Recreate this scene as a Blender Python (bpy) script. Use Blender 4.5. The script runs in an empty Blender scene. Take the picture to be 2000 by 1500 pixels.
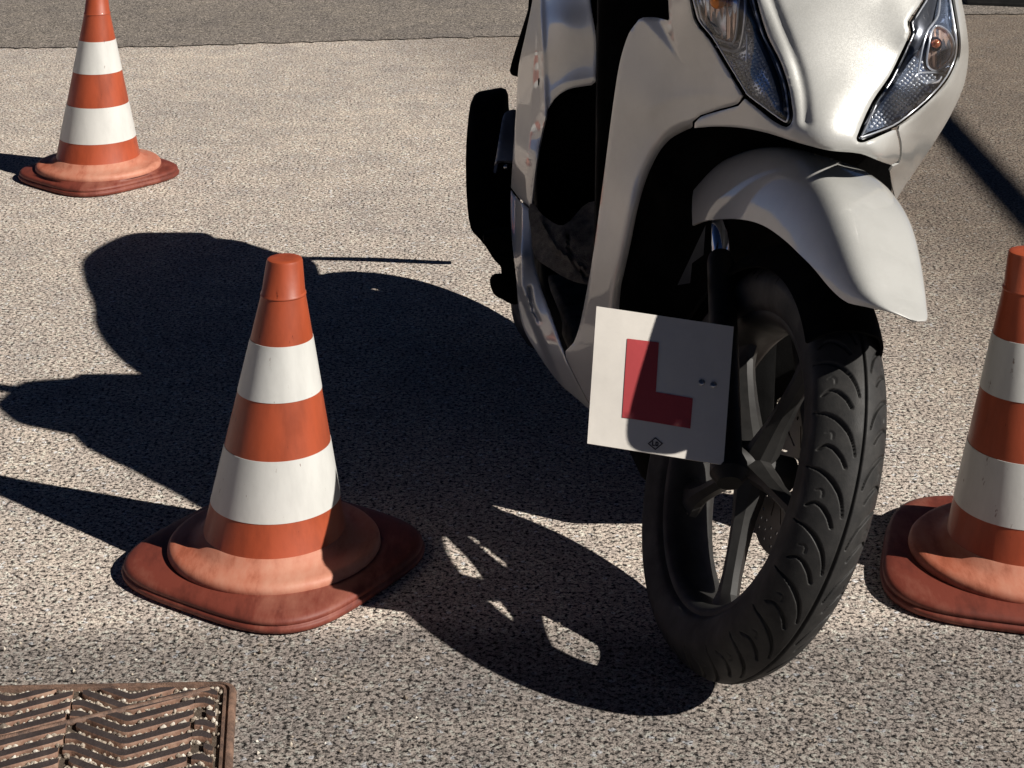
import bpy, bmesh, math, random
import numpy as np
from mathutils import Vector, Matrix
from mathutils.geometry import delaunay_2d_cdt
random.seed(7)
rng = np.random.default_rng(7)
SC = bpy.context.scene
COL = SC.collection

# ------------------------------------------------------------------ camera
PITCH = math.radians(16); FPX = 3600.0; CAMH = 1.2916
Y0 = -635 + FPX * math.tan(PITCH)
cam = bpy.data.cameras.new('camera'); camo = bpy.data.objects.new('camera', cam); COL.objects.link(camo)
cam.sensor_width = 36; cam.lens = FPX / 2000 * 36
cam.shift_y = -(750 - Y0) / 2000
cam.clip_start = .05; cam.clip_end = 2000
camo.location = (0, 0, CAMH); camo.rotation_euler = (math.pi / 2 - PITCH, 0, 0)
SC.camera = camo

# ------------------------------------------------------------------ sky and sun
SX, SY, SZ = 1.15, -.62, 1.0                       # direction towards the sun
ELEV = math.atan2(SZ, math.hypot(SX, SY)); AZ = math.atan2(SX, SY)
W = bpy.data.worlds.new("World"); SC.world = W; W.use_nodes = True
nt = W.node_tree
sky = nt.nodes.new('ShaderNodeTexSky'); sky.sky_type = 'NISHITA'; sky.sun_disc = False
sky.sun_elevation = ELEV; sky.sun_rotation = AZ; sky.air_density = .15; sky.dust_density = .02; sky.ozone_density = 3.0; sky.altitude = 2500
nt.links.new(sky.outputs[0], nt.nodes['Background'].inputs[0])
nt.nodes['Background'].inputs[1].default_value = .05
sl = bpy.data.lights.new('sun', 'SUN'); so = bpy.data.objects.new('sun', sl); COL.objects.link(so)
sl.energy = 5; sl.angle = math.radians(.5); sl.color = (1, .945, .87)
so.rotation_euler = Vector((SX, SY, SZ)).to_track_quat('Z', 'Y').to_euler()
so.location = (6, -3, 6)
SC.view_settings.view_transform = 'Standard'; SC.view_settings.look = 'None'
SC.view_settings.exposure = .15; SC.view_settings.gamma = 1

# ------------------------------------------------------------------ geometry helpers
FWV = np.array([0, math.cos(PITCH), -math.sin(PITCH)]); UPV = np.array([0, math.sin(PITCH), math.cos(PITCH)]); RTV = np.array([1., 0, 0])
ORG = np.array([0, 0, CAMH])
def ray(x, y):
    x = np.asarray(x, float); y = np.asarray(y, float)
    return FWV + ((x - 1000) / FPX)[..., None] * RTV - ((y - Y0) / FPX)[..., None] * UPV
def at(x, y, Y):                                    # the point that lies Y metres ahead of the viewer
    r = ray(x, y); return ORG + r * (np.asarray(Y, float) / r[..., 1])[..., None]
def gnd(x, y, z=0.):
    r = ray(x, y); return ORG + r * ((z - CAMH) / r[..., 2])[..., None]
# wheel frame
WC = np.array([.3242, 2.2682, .2755]); _a, _l = .2077, .3249
WF = np.array([math.sin(_a), -math.cos(_a), 0])
WS = np.array([-math.cos(_a) * math.cos(_l), -math.sin(_a) * math.cos(_l), math.sin(_l)])
WU = np.cross(WS, WF); WU = WU if WU[2] > 0 else -WU
def wl(f, s, u): return WC + np.asarray(f)[..., None] * WF + np.asarray(s)[..., None] * WS + np.asarray(u)[..., None] * WU
def wp(th, r, s): return wl(np.asarray(r) * np.cos(th), np.asarray(s) + 0 * np.asarray(th), np.asarray(r) * np.sin(th))
def ps(x, y, s):                                    # point on the plane s = const of the wheel
    r = ray(x, y); return ORG + r * ((s - (ORG - WC) @ WS) / (r @ WS))

def catmull(pts, n=8, closed=False):
    pts = np.asarray(pts, float); N = len(pts); out = []
    rngs = range(N) if closed else range(N - 1)
    for i in rngs:
        if closed: p0, p1, p2, p3 = pts[i - 1], pts[i], pts[(i + 1) % N], pts[(i + 2) % N]
        else:
            p1, p2 = pts[i], pts[i + 1]
            p0 = pts[i - 1] if i > 0 else 2 * p1 - p2
            p3 = pts[i + 2] if i + 2 < N else 2 * p2 - p1
        d1 = max(np.linalg.norm(p2 - p1), 1e-9)
        m1 = (p2 - p0) / max(np.linalg.norm(p2 - p0), 1e-9) * d1 * .9
        m2 = (p3 - p1) / max(np.linalg.norm(p3 - p1), 1e-9) * d1 * .9
        for k in range(n):
            t = k / n; t2, t3 = t * t, t * t * t
            out.append((2*t3-3*t2+1)*p1 + (t3-2*t2+t)*m1 + (-2*t3+3*t2)*p2 + (t3-t2)*m2)
    if not closed: out.append(pts[-1])
    return np.array(out)

class TPS:                                          # smooth depth field through scattered control points
    def __init__(s, pts, lam=.0):
        p = np.array(pts, float); s.c = p[:, :2] / 100; v = p[:, 2]
        n = len(p); d = np.linalg.norm(s.c[:, None] - s.c[None], axis=-1)
        K = np.where(d > 0, d * d * np.log(d + 1e-12), 0) + lam * np.eye(n)
        Pm = np.hstack([np.ones((n, 1)), s.c]); A = np.zeros((n + 3, n + 3)); A[:n, :n] = K; A[:n, n:] = Pm; A[n:, :n] = Pm.T
        s.w = np.linalg.solve(A, np.concatenate([v, np.zeros(3)]))
    def __call__(s, x, y):
        q = np.stack([np.asarray(x, float), np.asarray(y, float)], -1) / 100
        d = np.linalg.norm(q[..., None, :] - s.c, axis=-1)
        K = np.where(d > 0, d * d * np.log(d + 1e-12), 0)
        return K @ s.w[:-3] + s.w[-3] + q @ s.w[-2:]

def seg_dist(P, A, closed=True):
    A = np.asarray(A, float); B = np.roll(A, -1, 0) if closed else A[1:]
    A2 = A if closed else A[:-1]
    d = np.full(len(P), 1e9)
    for a, b in zip(A2, B):
        ab = b - a; t = np.clip(((P - a) @ ab) / max(ab @ ab, 1e-9), 0, 1)
        d = np.minimum(d, np.linalg.norm(P - (a + t[:, None] * ab), axis=1))
    return d
def inside(P, A):
    A = np.asarray(A, float); c = np.zeros(len(P), bool); j = len(A) - 1
    for i in range(len(A)):
        xi, yi = A[i]; xj, yj = A[j]
        m = ((yi > P[:, 1]) != (yj > P[:, 1])) & (P[:, 0] < (xj - xi) * (P[:, 1] - yi) / (yj - yi + 1e-12) + xi)
        c ^= m; j = i
    return c
def tri_region(outline, step, holes=()):
    o = np.asarray(outline, float)
    loops = [o] + [np.asarray(h, float) for h in holes]
    dens = []
    for L in loops:
        q = []
        for a, b in zip(L, np.roll(L, -1, 0)):
            n = max(1, int(np.ceil(np.linalg.norm(b - a) / step)))
            q += [a + (b - a) * k / n for k in range(n)]
        dens.append(np.array(q))
    x0, y0 = o.min(0); x1, y1 = o.max(0)
    gx, gy = np.meshgrid(np.arange(x0, x1, step), np.arange(y0, y1, step * .87)); gx = gx + (np.arange(gx.shape[0]) % 2)[:, None] * step * .5
    G = np.stack([gx.ravel(), gy.ravel()], 1); m = inside(G, o)
    for h in loops[1:]: m &= ~inside(G, h)
    G = G[m]
    for L in dens: G = G[seg_dist(G, L) > step * .45]
    verts = []; edges = []
    for L in dens:
        b = len(verts); verts += [Vector(v) for v in L]; n = len(L); edges += [(b + i, b + (i + 1) % n) for i in range(n)]
    verts += [Vector(v) for v in G]
    vo, eo, fo, *_ = delaunay_2d_cdt(verts, edges, [], 0, 1e-5)
    V = np.array([tuple(v) for v in vo]); F = []
    cen = np.array([V[list(f)].mean(0) for f in fo]); m = inside(cen, o)
    for h in loops[1:]: m &= ~inside(cen, h)
    F = [list(f) for f, k in zip(fo, m) if k]
    return V, F

def mesh_obj(name, V, F, mat, parent=None, root=None, smooth=True, base=None):
    base = np.zeros(3) if base is None else base
    me = bpy.data.meshes.new(name); me.from_pydata([tuple(v) for v in np.asarray(V, float) - base], [], [list(map(int, f)) for f in F]); me.update()
    if smooth: me.polygons.foreach_set('use_smooth', [True] * len(me.polygons))
    o = bpy.data.objects.new(name, me); COL.objects.link(o)
    if mat: me.materials.append(mat)
    if parent: o.parent = parent
    return o
def tag(o, label=None, cat=None, group=None, kind=None):
    if label: o['label'] = label
    if cat: o['category'] = cat
    if group: o['group'] = group
    if kind: o['kind'] = kind
    return o
def empty(name, loc):
    o = bpy.data.objects.new(name, None); COL.objects.link(o); o.location = loc; o.empty_display_size = .1; return o
def solid(o, t, split=40, offset=-1):
    m = o.modifiers.new('solid', 'SOLIDIFY'); m.thickness = t; m.offset = offset; m.use_even_offset = False
    e = o.modifiers.new('split', 'EDGE_SPLIT'); e.split_angle = math.radians(split)
    return o
def esplit(o, a=35):
    e = o.modifiers.new('split', 'EDGE_SPLIT'); e.split_angle = math.radians(a); return o
def facing(V, F):                                   # make triangles face the viewer side (outside of the panel)
    V = np.asarray(V)
    n = 0
    for f in F[:: max(1, len(F) // 60)]:
        a, b, c = V[f[0]], V[f[1]], V[f[2]]
        n += 1 if np.cross(b - a, c - a) @ (ORG - a) > 0 else -1
    return F if n > 0 else [f[::-1] for f in F]

BASE = np.array([.299, 2.178, 0.])                  # where the front tyre meets the road
def B(name, V, F, mat, parent, **k): return mesh_obj(name, V, F, mat, parent, base=BASE, **k)
def panel(name, outline, depth, mat, parent, step=9, thick=.003, roll=8, rollz=.005, holes=(), fine=None):
    V2, F = tri_region(outline, step, holes)
    D = depth(V2[:, 0], V2[:, 1])
    if roll:
        e = seg_dist(V2, outline); t = np.clip(1 - e / roll, 0, 1); D = D + rollz * (1 - np.sqrt(1 - np.minimum(t, .98) ** 2))
    if fine: D = D + fine(V2)
    V = at(V2[:, 0], V2[:, 1], D)
    o = B(name, V, facing(V, F), mat, parent)
    if thick: solid(o, thick)
    return o
def tube(pts, rad, n=16, caps=True):
    pts = np.asarray(pts, float); N = len(pts); rad = np.ones(N) * rad if np.isscalar(rad) else np.asarray(rad, float)
    V = []; F = []
    t = np.gradient(pts, axis=0); t /= np.linalg.norm(t, axis=1)[:, None]
    u = np.cross(t[0], [0, 0, 1.]); u = u if np.linalg.norm(u) > .1 else np.cross(t[0], [1., 0, 0]); u /= np.linalg.norm(u)
    for i in range(N):
        u = u - (u @ t[i]) * t[i]; u /= np.linalg.norm(u); w = np.cross(t[i], u)
        for k in range(n):
            a = 2 * math.pi * k / n; V.append(pts[i] + rad[i] * (math.cos(a) * u + math.sin(a) * w))
    for i in range(N - 1):
        for k in range(n): F.append([i*n+k, i*n+(k+1) % n, (i+1)*n+(k+1) % n, (i+1)*n+k])
    if caps: F.append(list(range(n))[::-1]); F.append([(N-1)*n+k for k in range(n)])
    return np.array(V), F
def merge(*parts):
    V = []; F = []; b = 0
    for v, f in parts: V.append(np.asarray(v)); F += [[i + b for i in q] for q in f]; b += len(v)
    return np.concatenate(V), F
def lathe_s(prof, n=160, closed=True):              # ring round the wheel axis, profile of (r, s)
    th = np.linspace(0, 2 * math.pi, n, endpoint=False); V = []; m = len(prof)
    for t in th:
        for r, s in prof: V.append(wp(t, r, s))
    F = []
    for i in range(n):
        for k in range(m if closed else m - 1): F.append([i*m+k, ((i+1) % n)*m+k, ((i+1) % n)*m+(k+1) % m, i*m+(k+1) % m])
    return np.array(V), F
def loft(secs, caps=True):
    n = len(secs[0]); V = np.concatenate([np.asarray(s, float) for s in secs]); F = []
    for i in range(len(secs) - 1):
        for k in range(n): F.append([i*n+k, i*n+(k+1) % n, (i+1)*n+(k+1) % n, (i+1)*n+k])
    if caps: F.append(list(range(n))[::-1]); F.append([(len(secs)-1)*n+k for k in range(n)])
    return V, F
def fixn(o):
    bm = bmesh.new(); bm.from_mesh(o.data); bmesh.ops.recalc_face_normals(bm, faces=bm.faces); bm.to_mesh(o.data); bm.free(); return o
def bevel(o, w, seg=3):
    m = o.modifiers.new('bevel', 'BEVEL'); m.width = w; m.segments = seg; m.limit_method = 'ANGLE'; m.angle_limit = math.radians(35)
    e = o.modifiers.new('split', 'EDGE_SPLIT'); e.split_angle = math.radians(50); return o

# ------------------------------------------------------------------ materials
def mat(name, color, rough=.5, metal=0, coat=0, spec=.5, **k):
    m = bpy.data.materials.new(name); m.use_nodes = True; b = m.node_tree.nodes['Principled BSDF']
    b.inputs['Base Color'].default_value = (*color, 1); b.inputs['Roughness'].default_value = rough; b.inputs['Metallic'].default_value = metal
    b.inputs['Coat Weight'].default_value = coat; b.inputs['Coat Roughness'].default_value = .03; b.inputs['Specular IOR Level'].default_value = spec
    return m
def N(m, t, **k):
    n = m.node_tree.nodes.new('ShaderNode' + t)
    for a, v in k.items():
        if a in ('noise_dimensions', 'feature', 'operation', 'blend_type', 'data_type', 'distance', 'interpolation', 'wave_type', 'bands_direction'): setattr(n, a, v)
        else: n.inputs[a].default_value = v
    return n
def L(m, a, b): m.node_tree.links.new(a, b)
def bsdf(m): return m.node_tree.nodes['Principled BSDF']
def ramp(m, src, stops, interp='LINEAR'):
    r = m.node_tree.nodes.new('ShaderNodeValToRGB'); r.color_ramp.interpolation = interp
    while len(r.color_ramp.elements) < len(stops): r.color_ramp.elements.new(.5)
    for e, (p, c) in zip(r.color_ramp.elements, stops): e.position = p; e.color = (*c, 1) if len(c) == 3 else c
    L(m, src, r.inputs[0]); return r.outputs[0]
def mix(m, fac, a, b, blend='MIX'):
    n = m.node_tree.nodes.new('ShaderNodeMix'); n.data_type = 'RGBA'; n.blend_type = blend
    for s, i in ((fac, 0), (a, 6), (b, 7)):
        if isinstance(s, (int, float)): n.inputs[i].default_value = s
        elif isinstance(s, tuple): n.inputs[i].default_value = (*s, 1)
        else: L(m, s, n.inputs[i])
    return n.outputs[2]
def math_(m, op, a, b=None):
    n = m.node_tree.nodes.new('ShaderNodeMath'); n.operation = op
    for s, i in ((a, 0), (b, 1)):
        if s is None: continue
        if isinstance(s, (int, float)): n.inputs[i].default_value = s
        else: L(m, s, n.inputs[i])
    return n.outputs[0]
def bump(m, h, strength, dist, normal=None):
    n = m.node_tree.nodes.new('ShaderNodeBump'); n.inputs['Strength'].default_value = strength; n.inputs['Distance'].default_value = dist
    L(m, h, n.inputs['Height'])
    if normal: L(m, normal, n.inputs['Normal'])
    return n.outputs[0]
def coord(m, kind='Object'): return m.node_tree.nodes.new('ShaderNodeTexCoord').outputs[kind]
def noise(m, co, scale, detail=3, rough=.5, out=0):
    n = N(m, 'TexNoise', Scale=scale, Detail=detail, Roughness=rough); L(m, co, n.inputs['Vector']); return n.outputs[out]
def voro(m, co, scale, feature='F1', out='Distance'):
    n = m.node_tree.nodes.new('ShaderNodeTexVoronoi'); n.feature = feature; n.inputs['Scale'].default_value = scale; L(m, co, n.inputs['Vector']); return n.outputs[out]
def wcoord(m):
    return m.node_tree.nodes.new('ShaderNodeNewGeometry').outputs['Position']
def sep(m, v):
    n = m.node_tree.nodes.new('ShaderNodeSeparateXYZ'); L(m, v, n.inputs[0]); return n.outputs

def asphalt(name, light, dark, scale=1.0, patch=False, gain=1.0):
    m = mat(name, light, .85, spec=.3); b = bsdf(m); co = wcoord(m)
    v1 = voro(m, co, 165 * scale, out='Color'); vd = voro(m, co, 165 * scale, 'DISTANCE_TO_EDGE')
    n1 = noise(m, co, 150 * scale, 4, .65); n2 = noise(m, co, 330 * scale, 2, .6); big = noise(m, co, 1.3, 4, .6); mid = noise(m, co, 9, 4, .6)
    tone = sep(m, v1)[0]
    l2 = tuple(min(1, c * 1.35) for c in light); l0 = tuple(c * .62 for c in light)
    c = ramp(m, tone, [(0, l0), (.35, light), (.75, light), (.93, l2), (.97, l2), (.975, tuple(min(1, c * 2.2) for c in light))])
    pit = ramp(m, n1, [(.40, (0, 0, 0)), (.50, (1, 1, 1))])
    c = mix(m, pit, tuple(c * .6 for c in dark), c)
    pit2 = ramp(m, n2, [(.36, (.25,) * 3), (.47, (1,) * 3)])
    c = mix(m, 1.0, c, pit2, 'MULTIPLY')
    tint = ramp(m, mid, [(.3, (.82, .82, .84)), (.7, (1.1, 1.08, 1.05))]); c = mix(m, 1.0, c, tint, 'MULTIPLY')
    tint = ramp(m, big, [(.3, (.88, .88, .89)), (.7, (1.08, 1.07, 1.05))]); c = mix(m, 1.0, c, tint, 'MULTIPLY')
    if patch:
        s = sep(m, co); wob = math_(m, 'MULTIPLY', math_(m, 'SUBTRACT', noise(m, co, 5, 6, .7), .5), .16)
        # older light asphalt in the middle, greyer in front, browner on the right
        fy = math_(m, 'ADD', s[1], wob); fx = math_(m, 'ADD', s[0], wob)
        front = ramp(m, math_(m, 'MULTIPLY', fy, .25), [(.572, (.50, .51, .53)), (.590, (1, 1, 1))])
        c = mix(m, 1.0, c, front, 'MULTIPLY')
        right = math_(m, 'ADD', math_(m, 'MULTIPLY', fx, .5), math_(m, 'MULTIPLY', math_(m, 'SUBTRACT', fy, 2.6), .16))
        right = ramp(m, right, [(.36, (1, 1, 1)), (.8, (.40, .375, .35))]); c = mix(m, 1.0, c, right, 'MULTIPLY')
    n3 = noise(m, co, 70 * scale, 5, .7)
    coarse = ramp(m, n3, [(.36, (.35,) * 3), (.46, (1,) * 3)])
    if patch: c = mix(m, ramp(m, math_(m, 'MULTIPLY', fy, .25), [(.572, (.9, .9, .9)), (.592, (.12, .12, .12))]), c, mix(m, 1.0, c, coarse, 'MULTIPLY'))
    L(m, c, b.inputs['Base Color'])
    h = mix(m, .5, pit, n2); hh = mix(m, .35, h, vd)
    L(m, bump(m, hh, .9, .0035), b.inputs['Normal'])
    return m
M = {}
M['asphalt'] = asphalt('asphalt', (.82, .715, .625), (.035, .03, .028), patch=True)
M['asphalt_dark'] = asphalt('asphalt_dark', (.37, .33, .29), (.02, .019, .018), 1.1)

def paint():
    m = mat('pearl_white_paint', (.54, .54, .515), .42, 0, 1.0); b = bsdf(m); co = coord(m)
    v = voro(m, co, 1100, out='Color')
    g = m.node_tree.nodes.new('ShaderNodeVectorMath'); g.operation = 'MULTIPLY_ADD'; L(m, v, g.inputs[0]); g.inputs[1].default_value = (.09,) * 3; g.inputs[2].default_value = (-.045,) * 3
    geo = m.node_tree.nodes.new('ShaderNodeNewGeometry').outputs['Normal']
    a = m.node_tree.nodes.new('ShaderNodeVectorMath'); a.operation = 'ADD'; L(m, g.outputs[0], a.inputs[0]); L(m, geo, a.inputs[1])
    n = m.node_tree.nodes.new('ShaderNodeVectorMath'); n.operation = 'NORMALIZE'; L(m, a.outputs[0], n.inputs[0])
    L(m, n.outputs[0], b.inputs['Normal'])
    b.inputs['Metallic'].default_value = .15
    dirt = ramp(m, noise(m, co, 14, 6, .65), [(.25, (.50, .50, .475)), (.6, (.56, .56, .535))]); L(m, dirt, b.inputs['Base Color'])
    cn = bump(m, noise(m, co, 260, 2), .02, .001); L(m, cn, b.inputs['Coat Normal'])
    return m
M['paint'] = paint()
def grimy(name, c0, c1, rough, sc=30, bs=.3, bd=.001, metal=0, spec=.5):
    m = mat(name, c0, rough, metal, spec=spec); b = bsdf(m); co = coord(m)
    n = noise(m, co, sc, 6, .7); L(m, ramp(m, n, [(.35, c0), (.7, c1)]), b.inputs['Base Color'])
    r = ramp(m, noise(m, co, sc * .6, 4), [(.3, (rough * .8,) * 3), (.7, (min(1, rough * 1.2),) * 3)]); L(m, r, b.inputs['Roughness'])
    L(m, bump(m, noise(m, co, sc * 14, 3), bs, bd), b.inputs['Normal']); return m
M['plastic'] = grimy('black_plastic', (.008, .008, .008), (.016, .015, .014), .55, spec=.3)
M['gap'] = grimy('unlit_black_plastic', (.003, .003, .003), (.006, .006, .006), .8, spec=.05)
M['mat'] = grimy('sun_lightened_dusty_rubber', (.06, .053, .043), (.26, .225, .18), .75, 45, .8, .003)  # dusty rubber, colour also lightened to stand in for sun in the footwell
M['rubber'] = grimy('tyre_rubber', (.017, .017, .017), (.040, .038, .036), .62, 40, .35, .0006, spec=.35)
M['alloy'] = grimy('dark_alloy', (.012, .0115, .011), (.03, .0285, .027), .6, 25, .1, .0005)
M['shroud'] = grimy('grey_plastic', (.05, .05, .052), (.08, .08, .082), .5)
M['reflector'] = mat('blue_tinted_reflector', (.52, .57, .66), .22, .95)
M['tar'] = grimy('tar', (.2, .175, .15), (.36, .31, .26), .9, 80)
M['steel'] = mat('steel', (.55, .53, .5), .3, 1)
M['disc'] = mat('brake_steel', (.12, .11, .1), .35, 1)
M['chrome'] = mat('chrome', (.85, .88, .93), .28, .75)
M['fork'] = mat('chrome_fork', (.45, .5, .62), .12, 1)
M['heat'] = mat('heat_shield', (.09, .095, .11), .3, .6)
M['amber'] = mat('amber_bulb', (.85, .26, .03), .25, .1, .5)
M['smoked'] = mat('smoked_amber_bulb', (.38, .13, .07), .15, .3, .5)
M['warm'] = mat('amber_tinted_reflector', (.8, .60, .5), .25, .7)
M['dots'] = mat('lens_bead', (.88, .9, .93), .12, .1, .8)
M['bezel'] = mat('bezel_black', (.012, .012, .014), .12, 0, .6)
def lens_mat():
    m = bpy.data.materials.new('clear_lens'); m.use_nodes = True; t = m.node_tree; t.nodes.remove(t.nodes['Principled BSDF'])
    tr = t.nodes.new('ShaderNodeBsdfTransparent'); tr.inputs[0].default_value = (.97, .98, 1, 1); gl = t.nodes.new('ShaderNodeBsdfGlossy'); gl.inputs['Roughness'].default_value = .02
    fr = t.nodes.new('ShaderNodeFresnel'); fr.inputs[0].default_value = 1.5; mx = t.nodes.new('ShaderNodeMixShader')
    t.links.new(fr.outputs[0], mx.inputs[0]); t.links.new(tr.outputs[0], mx.inputs[1]); t.links.new(gl.outputs[0], mx.inputs[2])
    t.links.new(mx.outputs[0], t.nodes['Material Output'].inputs[0]); return m
M['lens'] = lens_mat()
def plate_mat(name, c):
    m = mat(name, c, .38, 0, .25); b = bsdf(m); co = coord(m)
    n = noise(m, co, 22, 5, .7); L(m, ramp(m, n, [(.3, tuple(x * .93 for x in c)), (.65, c)]), b.inputs['Base Color'])
    L(m, bump(m, noise(m, co, 60, 3), .25, .0012), b.inputs['Normal']); return m
M['plate'] = plate_mat('plate_white', (.76, .72, .66)); M['plate_red'] = plate_mat('plate_red', (.46, .07, .075)); M['ink'] = mat('ink', (.02, .01, .015), .5)
def cone_mat(name, c, white=False):
    m = mat(name, c, .5, 0, .08); b = bsdf(m); co = coord(m)
    mp = m.node_tree.nodes.new('ShaderNodeMapping'); L(m, co, mp.inputs[0]); mp.inputs['Scale'].default_value = (1, 1, .25)
    n = noise(m, mp.outputs[0], 26, 5, .65)
    d = tuple(x * (.88 if white else .72) for x in c)
    col = ramp(m, n, [(.35, d), (.6, c)])
    sc = ramp(m, noise(m, mp.outputs[0], 70, 4, .8), [(.29, (.38, .28, .24)), (.34, (1, 1, 1))])
    col = mix(m, 1.0, col, sc, 'MULTIPLY'); L(m, col, b.inputs['Base Color'])
    L(m, ramp(m, noise(m, co, 12, 4), [(.3, (.38,) * 3), (.7, (.6,) * 3)]), b.inputs['Roughness'])
    L(m, bump(m, noise(m, co, 120, 4), .15, .001), b.inputs['Normal']); return m
M['orange'] = cone_mat('orange_plastic', (.40, .075, .028)); M['white_band'] = cone_mat('white_reflective_band', (.66, .66, .63), True)
def base_mat(name, c, dust, lo=.42, hi=.7):
    m = mat(name, c, .6); b = bsdf(m); co = coord(m)
    mp = m.node_tree.nodes.new('ShaderNodeMapping'); L(m, co, mp.inputs[0]); mp.inputs['Scale'].default_value = (1.6, .5, 1)
    n = noise(m, mp.outputs[0], 16, 6, .7); n2 = noise(m, co, 5, 3, .6)
    col = ramp(m, n, [(.3, tuple(x * .55 for x in c)), (.5, c)]); col = mix(m, ramp(m, mix(m, .5, n, n2), [(lo, (0, 0, 0)), (hi, (1, 1, 1))]), col, dust)
    L(m, col, b.inputs['Base Color']); L(m, bump(m, n, .25, .002), b.inputs['Normal']); return m
M['base'] = base_mat('worn_red_rubber', (.19, .04, .024), (.40, .17, .115), .50, .78); M['collar'] = base_mat('scuffed_orange_rubber', (.46, .13, .07), (.60, .32, .225), .42, .70)
def rust():
    m = mat('rusty_iron', (.12, .05, .03), .7, 0); b = bsdf(m); co = coord(m); n = noise(m, co, 40, 6, .7)
    nz = sep(m, m.node_tree.nodes.new('ShaderNodeNewGeometry').outputs['True Normal'])[2]
    edge = ramp(m, n, [(.3, (.08, .045, .03)), (.5, (.22, .12, .08)), (.7, (.36, .24, .17))])
    top = ramp(m, n, [(.35, (.035, .026, .025)), (.62, (.06, .045, .042)), (.8, (.12, .08, .065))])
    f = ramp(m, nz, [(.93, (0, 0, 0)), (.985, (1, 1, 1))])
    L(m, mix(m, f, edge, top), b.inputs['Base Color']); L(m, bump(m, noise(m, co, 300, 4), .6, .0015), b.inputs['Normal']); return m
M['iron'] = rust()
M['frame_iron'] = grimy('rusty_frame_iron', (.07, .045, .035), (.30, .18, .125), .7, 45, .7, .002)
def pebble():
    m = mat('gravel', (.5, .45, .38), .8); b = bsdf(m); i = m.node_tree.nodes.new('ShaderNodeNewGeometry').outputs['Random Per Island']
    L(m, ramp(m, i, [(0, (.09, .07, .055)), (.4, (.33, .27, .21)), (.8, (.5, .44, .36)), (1, (.72, .68, .6))]), b.inputs['Base Color']); return m
M['pebble'] = pebble()
M['dirt'] = grimy('silt', (.10, .075, .055), (.26, .2, .15), .9, 120, 1, .004)

# ------------------------------------------------------------------ ground
def sheet(name, quad, z, m):
    V = [(x, y, z) for x, y in quad]; o = mesh_obj(name, V, [[0, 1, 2, 3]], m, smooth=False); return tag(o, kind='structure')
sheet('ground', [(-150, -100), (150, -100), (150, 200), (-150, 200)], 0, M['asphalt'])
# resurfaced darker strip across the back with an uneven front edge
edge = []
for px in np.linspace(-400, 2400, 220):
    py = np.interp(px, [-400, 330, 700, 1040, 1200, 2400], [100, 92, 80, 71, 40, 22]) + rng.normal(0, 1.0)
    edge.append(gnd(px, py)[:2])
V = [(*e, .004) for e in edge] + [(40, 90, .004), (-40, 90, .004)]
tag(mesh_obj('road_patch', V, [list(range(len(V)))], M['asphalt_dark'], smooth=False), kind='structure')

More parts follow.
